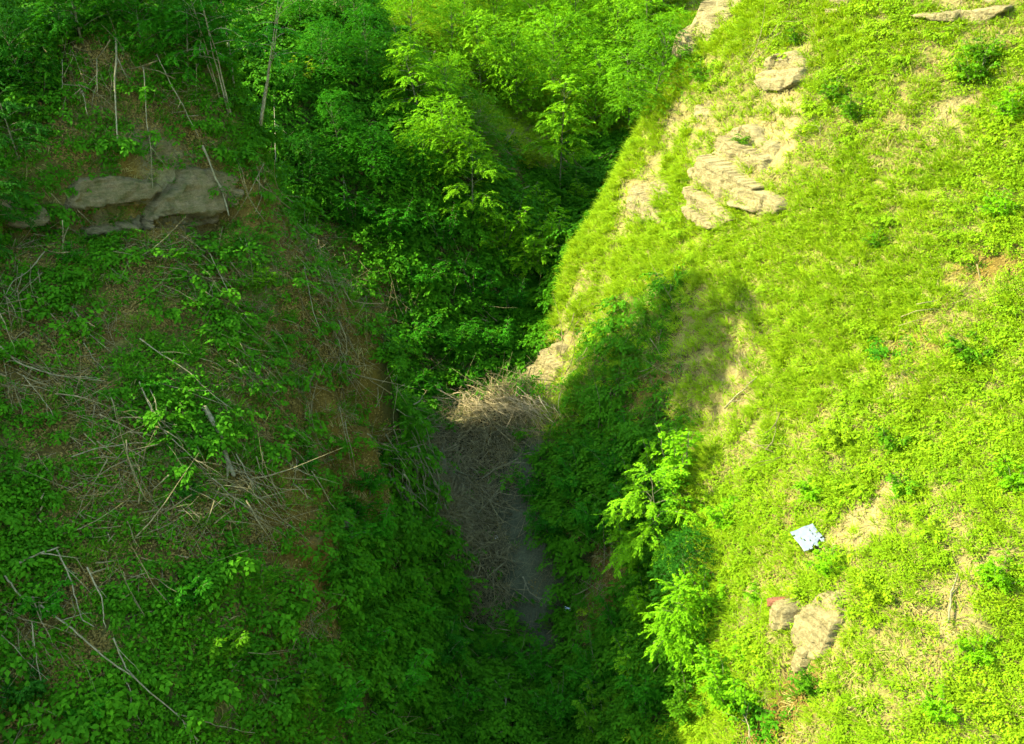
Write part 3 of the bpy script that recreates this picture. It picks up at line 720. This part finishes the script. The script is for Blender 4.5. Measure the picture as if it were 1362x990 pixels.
# ---------------------------------------------------------------- rocks
def outcrop(name,u,v,w,h,mat,label,cat='rock',seed=1,strata=5,out=.3,blk=.9,over=.5,tilt=0.,step=1.,rough=.07,res=.075,ragged=.55):
    """bedded stone standing out of the slope: a relief over the ground, stepped in layers and broken in blocks, closed behind"""
    g=np.random.default_rng(seed);p=at(u,v);n=normal(p[0:1],p[1:2],1.2)[0];o=unit(n[:2]);r=np.array([-o[1],o[0]])
    na,nc=max(14,int(w*1.25/res)),max(12,int(h*1.2/res))
    A,C_=np.meshgrid(np.linspace(-.62*w,.62*w,na),np.linspace(-.6*h,.6*h,nc))
    def gnd(A_,c_):
        d=np.zeros_like(A_)
        for _ in range(5):
            x=p[0]+A_*r[0]+d*o[0];y=p[1]+A_*r[1]+d*o[1]
            d=np.clip(d+(hz(x,y)-(p[2]+c_))*.55,-3.5,3.5)
        return d
    G0=gnd(A,C_);cz=C_+tilt*A+.10*fbm(A/1.1+seed,C_*0+seed,seed,3)
    ed=np.sort(g.uniform(-.52*h,.52*h,strata-1));lay=np.searchsorted(ed,cz.ravel()).reshape(cz.shape)
    edges=np.concatenate([[-.6*h],ed,[.6*h]]);mid=(edges[:-1]+edges[1:])/2
    pro=g.uniform(-.5,.5,strata)*.35*step
    D=gnd(A,mid[lay])*step+G0*(1-step)+pro[lay]
    # blocks along each layer
    sh=g.uniform(0,50,strata)[lay];bw=blk*g.uniform(.6,1.5,strata)[lay];q=A/bw+sh+.12*vnoise(A*2+seed,C_*2,seed);bi=np.floor(q)
    D=D+vnoise(bi*7.31+seed+.5,lay*3.17+.5,seed+2)*.20*step
    edge=np.minimum(q-bi,1-(q-bi))*bw;D=D-.10*np.clip(1-edge/.05,0,1)*step
    dz=np.min(np.abs(cz[...,None]-ed),-1) if strata>1 else np.full_like(cz,9.);D=D-.14*np.clip(1-dz/.05,0,1)*step
    D=D+rough*1.6*fbm(A/.8+seed*3,C_/.6,seed+5,4)+rough*.7*fbm(A/.2,C_/.2,seed+8,3)
    ang=fbm(A/1.3+seed,C_/1.1+seed*2,seed+11,3)
    low=np.where(C_<0,1.0+over*.0,1.0)
    m=1.0-(np.abs(A/(.5*w))**2.3+np.abs(C_/(.5*h))**2.6)+ragged*ang
    sharp=np.where(C_<0,1+5*over,1.)
    k=np.clip(m*3.0*sharp+.25,0,1);k=k*k*(3-2*k)
    D=(G0-.55)*(1-k)+(D+out)*k
    X=p[0]+A*r[0]+D*o[0];Y=p[1]+A*r[1]+D*o[1];Zz=p[2]+C_
    V=np.stack([X,Y,Zz],-1).reshape(-1,3);I=np.arange(na*nc).reshape(nc,na)
    Fq=np.stack([I[:-1,:-1],I[:-1,1:],I[1:,1:],I[1:,:-1]],-1).reshape(-1,4)
    rim=np.concatenate([I[0,:],I[1:,-1],I[-1,-2::-1],I[-2:0:-1,0]]);m_=len(rim);B=V[rim]-np.array([o[0],o[1],0])*1.0;cb=B.mean(0)[None]
    j=np.arange(m_);N0=len(V)
    sk=np.stack([rim[(j+1)%m_],rim[j],N0+j,N0+(j+1)%m_],-1);cap=np.stack([N0+(j+1)%m_,N0+j,np.full(m_,N0+m_),np.full(m_,N0+m_)],-1)
    V=np.concatenate([V,B,cb])-p
    b=Bag();b.add(V,np.concatenate([Fq,sk,cap]));ob=obj(name,b.mesh(name,mat));ob.location=p
    return tag(ob,label,cat)
K_=outcrop
K_('rock_ledge',972,236,6.6,5.4,M['rock'],'largest pale layered rock standing out of the sunlit slope','rock',3,5,.5,2.0,.9,.14,1.,.11)
K_('rock_ledge',866,268,5.2,2.8,M['rock'],'pale rock on the slope edge left of the largest layered rock','rock',5,4,.25,1.1,.2,.25,.6)
K_('rock_ledge',1012,268,4.6,1.2,M['rock'],'low pale rock shelf at the foot of the largest layered rock','rock',44,2,.6,1.4,2.0,.05,.8)
K_('rock_ledge',1045,98,3.8,2.2,M['rock'],'split pale rock ledge in the upper middle of the sunlit slope','rock',6,4,.45,1.3,.8,-.15)
K_('rock_ledge',950,28,4.4,5.0,M['rock'],'pale rock face at the top left corner of the sunlit slope','rock',7,6,.8,.9,.2,.5,.7)
K_('rock_ledge',1275,6,6.0,2.2,M['rock'],'wide pale rock ledge along the top edge of the picture','rock',8,4,.3,1.4,.7,-.1)
K_('rock_ledge',1115,6,1.8,1.2,M['rock'],'small pale rock at the top edge left of the wide ledge','rock',9,3,.15,.7,.4)
K_('rock_ledge',938,150,1.8,1.5,M['rock'],'low pale rock on the upper left edge of the slope','rock',21,3,.1,.8,.3,.3,.7)
K_('stone',1188,636,1.1,.7,M['rock'],'small pale stone on the lower sunlit slope','stone',10,2,.12,.6,.6,0,.7,.05,.05)
K_('stone',765,402,1.5,1.2,M['rock'],'small pale stone on the nose of the right slope','stone',11,3,.1,.6,.5,.3,.7)
M['rockV']=rock_mat('weathered_earthy_rock',(.26,.205,.08),.5,moss=(.07,.085,.010),scale=2.2)
K_('rock_band',205,262,7.6,2.5,M['rockV'],'long flat tan rock band in the shade beside the slanting log','rock',12,4,.26,2.6,3.,.02,.16,.09,ragged=.6)
K_('rock_band',92,276,6.6,1.3,M['rockV'],'flat mossy tan rock band under the tallest hanging trunk','rock',13,4,.22,2.2,3.,.02,.16,.12,ragged=.8)
K_('rock_band',25,286,1.8,1.1,M['rockV'],'small tan rock band at the left edge','rock',15,3,.45,1.2,2.5,.02,.3,.07)
K_('rock_band',218,206,1.3,1.1,M['rockV'],'small tan rock patch above the long rock band','rock',33,2,.12,.9,.3,.03,.3,.1)
K_('earth_bluff',425,715,2.6,2.6,M['earth'],'small orange brown earth lump below the undercut bluff','earth bank',16,2,.1,1.1,.5,.1,.3,.14)
K_('stone',462,705,1.7,1.2,M['rockL'],'pale greenish stone under the undercut bank','stone',17,2,.25,.9,.6,.1,.6)
K_('earth_bluff',731,492,2.6,3.4,M['rock'],'small sunlit eroded bank at the right end of the dam','earth bank',18,4,.45,.7,.6,.2,.7,.1)
# ---------------------------------------------------------------- cracked boulder with a reddish shard on it
K_('boulder',1094,832,2.1,2.5,M['rock'],'rounded pale boulder right of the cracked block on the lower sunlit slope','boulder',27,2,.45,1.6,1.2,-.1,.35,.09,.045)
K_('boulder',1050,818,1.25,1.3,M['rock'],'pale cracked block with a reddish shard on top and a dark hollow under it','boulder',41,3,.75,.6,2.5,.1,.8,.05,.04)
K_('stone',1074,872,.6,1.5,M['rock'],'narrow pale rib of stone running down under the cracked block','stone',43,3,.35,.5,.5,0,.6,.05,.045)
M['red']=rock_mat('red_clay',(.24,.10,.045),.6)
K_('clay_shard',1049,800,.6,.32,M['red'],'reddish clay shard on top of the cracked block','shard',31,2,.98,.4,.6,.1,.6,.03,.03)
# ---------------------------------------------------------------- bare sticks and fallen branches
def stick(pts,r0,r1,label,name='fallen_branch',mat='pale',lift=.34,group='fallen branches on the left slope',twigs=0,cat='branch',seed=0):
    g=np.random.default_rng(seed or (len(label)*7+int(pts[0][0])))
    W=[]
    for u,v in pts:
        p=at(u,v);n=normal(p[0:1],p[1:2])[0];tc=unit(-p);W.append(p+n*lift*.5+tc*lift)
    W=np.array(W);m=len(W)
    t=np.linspace(0,m-1,max(8,m*4));k=np.minimum(t.astype(int),m-2);f=(t-k)[:,None]
    Q=W[k]*(1-f)+W[k+1]*f;Q=Q+np.cumsum(g.normal(0,.018,Q.shape),0)*np.sin(np.linspace(0,math.pi,len(Q)))[:,None]
    b=Bag();Q[1:-1]+=np.cumsum(g.normal(0,.02,(len(Q)-2,3)),0)*np.sin(np.linspace(0,math.pi,len(Q)-2))[:,None];b.add(*tube(Q,r0,r1,6))
    for i in range(twigs+1):
        j=g.integers(2,len(Q)-1);d=unit(Q[j]-Q[j-1])+g.normal(0,.55,3);T=bend(Q[j],unit(d),g.uniform(.6,1.6),5,.1,.1,.04,g);b.add(*tube(T,r1*1.1,.006,4))
    o=obj(name,b.mesh(name,M[mat],True));return tag(o,label,cat,group)
STICKS='''0 468,22 485,60 500,100 505,140 512|.05 .02 3|grey branch reaching in from the left edge below the leaf litter
185 455,215 475,250 495,275 520,300 545|.04 .015 2|thin grey branch slanting across the upper left slope
95 412,110 435,125 452,148 475|.03 .012 1|short thin stick near the brown streak on the left slope
190 518,215 516,250 525,298 543|.035 .012 1|curved pale stick just above the pale fallen log
185 515,205 560,225 590,252 615,275 630|.045 .015 3|pale branch running down left of the fallen log
198 522,210 545,217 570|.03 .012 0|short pale stick crossing the downhill branch
95 612,130 600,165 595,195 593|.035 .014 1|level grey stick left of the tangled dead brush
60 340,40 360,20 378,0 412|.04 .015 1|grey branch bending down near the left edge under the rock band
275 335,290 370,305 400,330 430|.03 .012 1|thin grey stick under the upper bank
30 505,55 540,72 565|.025 .012 0|thin stick below the left edge branch
110 460,125 485,140 500|.02 .01 0|tiny stick in the upper left herbs
312 610,325 630,345 662|.035 .012 1|pale curved stick below the pale fallen log
280 640,300 655,330 675,375 700|.03 .012 4|bleached branch in the tangled dead brush
335 662,355 680,378 700|.03 .01 2|short bleached stick in the tangled dead brush
402 360,412 400,425 440,440 475|.035 .012 2|pale stick running down the spur edge
440 435,450 465,468 500|.03 .01 0|short pale stick near the spur edge
420 335,455 370,490 410|.03 .012 1|thin stick at the top of the spur edge
76 738,90 770,103 800,108 825,125 840|.045 .02 1|pale leaning stick at the lower left
116 762,127 790,135 825,140 838|.045 .02 0|shorter pale stick beside the leaning one at the lower left
5 770,18 785,33 803|.05 .03 0|thick short pale stick at the left edge
43 830,48 870,56 915|.035 .02 0|upright thin stick in the bottom left corner
55 812,85 835,115 860,150 885,200 920,240 957,262 990|.05 .022 4|longest pale branch running down to the bottom edge
150 855,165 885,185 912|.045 .02 0|pale stick meeting the longest branch
232 955,260 962,300 970,335 978|.03 .012 1|thin tail of branch near the bottom edge
0 850,30 880,65 910|.025 .01 1|thin grey twig in the bottom left corner
165 905,172 930,170 965|.03 .012 0|thin stick hanging below the longest branch
25 755,45 742,78 735|.06 .04 0|brown rotten log piece among lower left weeds
305 900,312 890,318 880|.02 .01 0|tiny upright twig on the lower left slope'''
for line in STICKS.split('\n'):
    a,rr,label=line.split('|');r0,r1,tw=rr.split();pts=[tuple(map(float,q.split())) for q in a.split(',')]
    stick(pts,float(r0)*.72,float(r1)*.75,label,twigs=int(tw))
stick([(270,545),(283,568),(295,592),(303,618),(310,635)],.13,.09,'thick pale fallen log on the middle of the left slope','fallen_log','pale',.2,None,0,'log')
HG='''152 0,153 60,152 120,156 190|.10 .05|tallest pale dead trunk hanging down the brown bank
190 95,195 140,200 190,202 262|.045 .02|thin pale dead stem right of the tallest hanging trunk
208 80,225 115,240 145,262 185|.04 .02|pale dead stem slanting across the brown bank
268 198,285 235,298 265,307 288|.09 .05|thick pale slanting log at the right end of the rock band
105 115,110 135,117 160|.04 .02|short dead stem left of the tallest hanging trunk
130 85,130 130|.04 .02|short upright dead stem beside the tallest hanging trunk
83 85,83 125|.04 .02|short upright dead stem near the dark top left corner
88 5,100 22,110 38|.04 .02|short slanting stick in the top left corner
292 0,297 40,300 90|.04 .03|thin pale stem left of the many-stemmed tree
364 90,363 150,362 240|.04 .03|thin upright pale stem in the dark gap beyond the spur
452 170,455 220,458 300|.05 .03|thin pale trunk in the shaded left valley wall
400 230,402 265,405 300|.03 .02|short pale stem low in the dark gap beyond the spur'''
for line in HG.split('\n'):
    a,rr,label=line.split('|');r0,r1=map(float,rr.split());pts=[tuple(map(float,q.split())) for q in a.split(',')]
    stick(pts,r0*.65,r1*.7,label,'dead_stem','pale',.5,'dead stems on the upper left bank',1,'dead stem')
DB='''505 590,530 612,560 632|.06 .03 3|dark driftwood branch at the left end of the dam
520 570,545 565,590 572|.05 .02 3|driftwood branch lying along the dam top
655 530,663 545,672 560|.05 .02 3|upright snag on the sunlit dam crest
600 700,615 740,628 775|.05 .02 4|driftwood hanging down the lower twig heap
640 640,660 625,690 612|.04 .02 3|pale driftwood reaching onto the grey mud
575 600,600 625,620 655|.05 .02 4|driftwood branch in the middle of the twig heap
630 690,650 670,668 655|.04 .02 2|pale stick at the edge of the grey mud
695 770,705 790,720 800|.04 .02 2|bare stick lying on the lower grey mud
668 960,672 930,676 900|.04 .03 0|straight pale pole in the bottom creek gully
590 780,605 812,622 840|.05 .02 2|dark driftwood at the lower left of the creek
600 565,625 560,660 552|.05 .02 3|sunlit driftwood along the dam crest'''
for line in DB.split('\n'):
    a,rr,label=line.split('|');r0,r1,tw=rr.split();pts=[tuple(map(float,q.split())) for q in a.split(',')]
    stick(pts,float(r0),float(r1),label,'driftwood','twig' if 'dark' in label else 'pale',.4,'driftwood in the ravine bottom',int(tw)+2,'driftwood')
stick([(1003,985),(998,960),(992,935)],.04,.015,'bare pale dead twig standing at the bottom of the sunlit slope','dead_stem','pale',.5,None,3,'dead stem')
stick([(965,545),(985,525),(1008,505)],.05,.025,'bleached stick lying on the sunlit slope right of the shadow','fallen_branch','pale',.2,None,1)
stick([(1262,835),(1268,800),(1275,765)],.05,.03,'bleached stick running downhill on the lower right slope','fallen_branch','pale',.2,None,1)
# ---------------------------------------------------------------- heaps of dead brush: long thin stems lying downhill
def brush(u,v,w,h,n,slant,label,mat='twig',L=(1.,3.),r=.017,lift=.45):
    g=np.random.default_rng(int(u*3+v));b=Bag();p0=at(u,v)
    for i in range(int(n*(.62 if mat=='twig' and v<960 and u<480 else 1))):
        q=at(u+g.normal(0,w*.3),v+g.normal(0,h*.3))
        if abs(q[1]-p0[1])>7: continue
        nn=normal(q[0:1],q[1:2])[0];sd=unit(np.cross([0,0,1.],nn));dn=unit(np.cross(sd,nn))*-1
        if dn[2]>0: dn=-dn
        a_=g.normal(slant,.45);d=unit(dn*math.cos(a_)+sd*math.sin(a_));l=g.uniform(*L)
        q=q+nn*g.uniform(.02,lift);T=bend(q-d*l*.5,d,l,7,0,0,.04,g);T=T+nn[None]*(g.uniform(-.1,.3)*np.sin(np.linspace(0,math.pi,7)))[:,None]
        b.add(*tube(T,r*g.choice([.5,.8,1.2,2.3],p=[.4,.33,.2,.07]),.005,4))
        if g.uniform()<.4: b.add(*tube(bend(T[3],unit(d+g.normal(0,.5,3)),l*.4,5,0,.1,.03,g),r*.5,.004,3))
    b.V=[V_-p0 for V_ in b.V];o=obj('brush_pile',b.mesh('brush_pile',M[mat],True));o.location=p0
    return tag(o,label,'brush','heaps of dead brush')
for a_ in ((300,650,130,100,70,.3,'largest tangle of dead brush below the fallen log'),(360,690,70,50,40,.4,'dead brush above the orange earth lump'),(220,610,110,70,40,.3,'dead brush left of the fallen log'),
 (430,400,70,90,50,.3,'dead brush along the upper spur edge'),(465,470,50,110,40,.2,'dead stems hanging down the spur edge'),(30,400,60,90,40,-.4,'dead brush at the left edge under the rock faces'),
 (60,510,110,60,45,.6,'dead brush around the grey branch at the left edge'),(330,490,110,80,45,.3,'brown dead brush right of the slanting grey branch'),(160,570,130,60,45,.4,'dead brush in the middle left herbs'),
 (280,370,140,60,45,.4,'dead brush below the slanting log'),(70,870,90,110,30,.5,'dead brush around the bare sticks in the bottom left'),(420,590,60,70,35,.2,'dead brush above the earth bluff')):
    brush(*a_)
brush(110,95,90,110,40,.1,'thin dead stems hanging around the tallest dead trunk','twig',(1.5,3.5),.014,.9)
brush(560,630,90,100,150,.3,'dark driftwood tangle on the left of the dam','bark',(1.0,3.2),.042,1.2)
brush(625,700,70,120,70,.1,'grey driftwood tangle hanging down to the mud','twig',(1.2,3.2),.022,.8)
brush(652,549,120,22,200,1.2,'sunlit driftwood tangle along the dam crest','tan',(.8,2.6),.026,1.3)
# ---------------------------------------------------------------- ferns
FM=p_fern(130,M['herbs'])
for u,v,s,label in ((125,718,1.0,'upright fern on the shaded lower left slope'),(250,655,.8,'fern behind the bluish low plant'),(330,800,.9,'fern on the lower left slope among weeds'),(245,855,.9,'fern above the longest pale branch'),(395,590,.8,'fern on the brow above the earth bluff')):
    p=at(u,v);o=obj('fern',FM);o.location=p;o.scale=(s,)*3;o.rotation_euler=(0,0,u);tag(o,label,'fern','ferns on the left slope')
# ---------------------------------------------------------------- discarded panel: a broken pale blue sheet with slots
def flat_mat(name,c,rough=.5):
    t=NT(name);p=t.n('ShaderNodeTexCoord').outputs['Object'];n=t.noise(5,4,.6,p).outputs['Fac']
    col=t.mix(1.0,(*c,1),t.ramp(n,[(.3,(.8,.8,.78)),(.6,(1.05,1.05,1.05))]),'MULTIPLY')
    return t.out(t.n('ShaderNodeBsdfPrincipled',{'Base Color':col,'Roughness':rough}).outputs[0])
def panel():
    p=at(1086,724);n=normal(p[0:1],p[1:2])[0];nx_,ny_=26,18;W_,H_,T_=1.16,1.06,.035
    solid=np.ones((ny_,nx_),bool)
    for j,i0,i1 in ((13,5,7),(13,10,12),(13,15,16),(4,9,12),(5,13,16),(8,17,19)): solid[j,i0:i1]=False
    g=np.random.default_rng(5)
    cut=[0,0,0,0,1,0,0,2,3,1,0,0,4,5,6,3,2,4]
    for j in range(ny_): 
        if cut[j]: solid[j,nx_-cut[j]:]=False
    solid[16:,18:20]=False;solid[:2,4:6]=False
    b=Bag();dx,dy=W_/nx_,H_/ny_
    def bx(x0,x1,y0,y1):
        zz=lambda x,y:.03*math.sin(x*7)+.02*math.sin(y*9+1)
        V=[(x,y,zz(x,y)+s) for s in(-T_/2,T_/2) for x,y in((x0,y0),(x1,y0),(x1,y1),(x0,y1))]
        b.add(V,[(3,2,1,0),(4,5,6,7),(0,1,5,4),(1,2,6,5),(2,3,7,6),(3,0,4,7)])
    for j in range(ny_):
        i=0
        while i<nx_:
            if solid[j,i]:
                k=i
                while k<nx_ and solid[j,k]:k+=1
                for q in range(i,k): bx(q*dx-W_/2,(q+1)*dx-W_/2,j*dy-H_/2,(j+1)*dy-H_/2)
                i=k
            else:i+=1
    o=obj('broken_sheet',b.mesh('broken_sheet',flat_mat('pale_blue_plastic',(.20,.235,.23),.5)))
    d=unit(n*.2+unit(-p)*.55+np.array([0,0,1.0]));xa=unit(np.cross([0,0,1.],d));ya=np.cross(d,xa)
    o.matrix_world=Matrix.Translation(p+n*.5)@Matrix(np.stack([xa,ya,d],1).tolist()).to_4x4()@Matrix.Rotation(R(-42),4,'Z')
    tag(o,'pale blue broken plastic panel with slots lying on the sunlit slope','panel')
panel()
def scrap(u,v,s,label,c):
    p=at(u,v);n=normal(p[0:1],p[1:2])[0];g=np.random.default_rng(int(u))
    k=7;b=Bag();V=[];
    for j in range(k):
        for i in range(k):
            x=(i/(k-1)-.5)*s;y=(j/(k-1)-.5)*s*.7;V.append((x,y,float(fbm(np.array([x/s*3+u]),np.array([y/s*3]),3,2)[0])*s*.35))
    V=np.array(V);V=np.concatenate([V,V-[0,0,.02]]);N=k*k;Fq=[]
    for j in range(k-1):
        for i in range(k-1):
            q=j*k+i;Fq+= [(q,q+1,q+k+1,q+k),(N+q+k,N+q+k+1,N+q+1,N+q)]
    b.add(V,Fq);o=obj('plastic_scrap',b.mesh('plastic_scrap',flat_mat('scrap_plastic',c)))
    o.matrix_world=Matrix.Translation(p+n*.25)@Vector(unit(n+unit(-p))).to_track_quat('Z','Y').to_matrix().to_4x4();tag(o,label,'litter')
scrap(760,816,.45,'crumpled white plastic scrap beside the lower grey mud',(.5,.52,.5))
scrap(657,718,.22,'tiny white plastic scrap in the twig heap',(.5,.5,.48))
# ---------------------------------------------------------------- camera, light
cam=bpy.data.cameras.new('camera');co=link(bpy.data.objects.new('camera',cam));sc.camera=co
cam.sensor_width=36;cam.lens=36*F/1362;cam.clip_end=1500;co.location=(0,0,0);co.rotation_euler=(math.pi/2-PITCH,0,0)
S=np.array([-.83,-.05,.56]);S/=np.linalg.norm(S);el=math.asin(S[2])
sun=bpy.data.lights.new('sun','SUN');sun.energy=2.85;sun.angle=R(.5);sun.color=(1,.93,.74)
so_=link(bpy.data.objects.new('sun',sun));so_.rotation_euler=Vector(S).to_track_quat('Z','Y').to_euler()
wd=bpy.data.worlds.new('World');sc.world=wd;wd.use_nodes=True;nt=wd.node_tree;sky=nt.nodes.new('ShaderNodeTexSky');sky.sky_type='NISHITA'
sky.sun_disc=False;sky.sun_elevation=el;sky.sun_rotation=math.atan2(S[0],S[1]);sky.ozone_density=2.5;sky.air_density=1.0
bg=nt.nodes['Background'];nt.links.new(sky.outputs[0],bg.inputs[0]);bg.inputs[1].default_value=.15
vs=sc.view_settings;vs.view_transform='Standard';vs.look='None';vs.exposure=2.62;vs.gamma=1
cy=sc.cycles;cy.use_denoising=True;cy.max_bounces=4;cy.diffuse_bounces=2;cy.transmission_bounces=2;cy.adaptive_threshold=.03;cy.use_adaptive_sampling=True
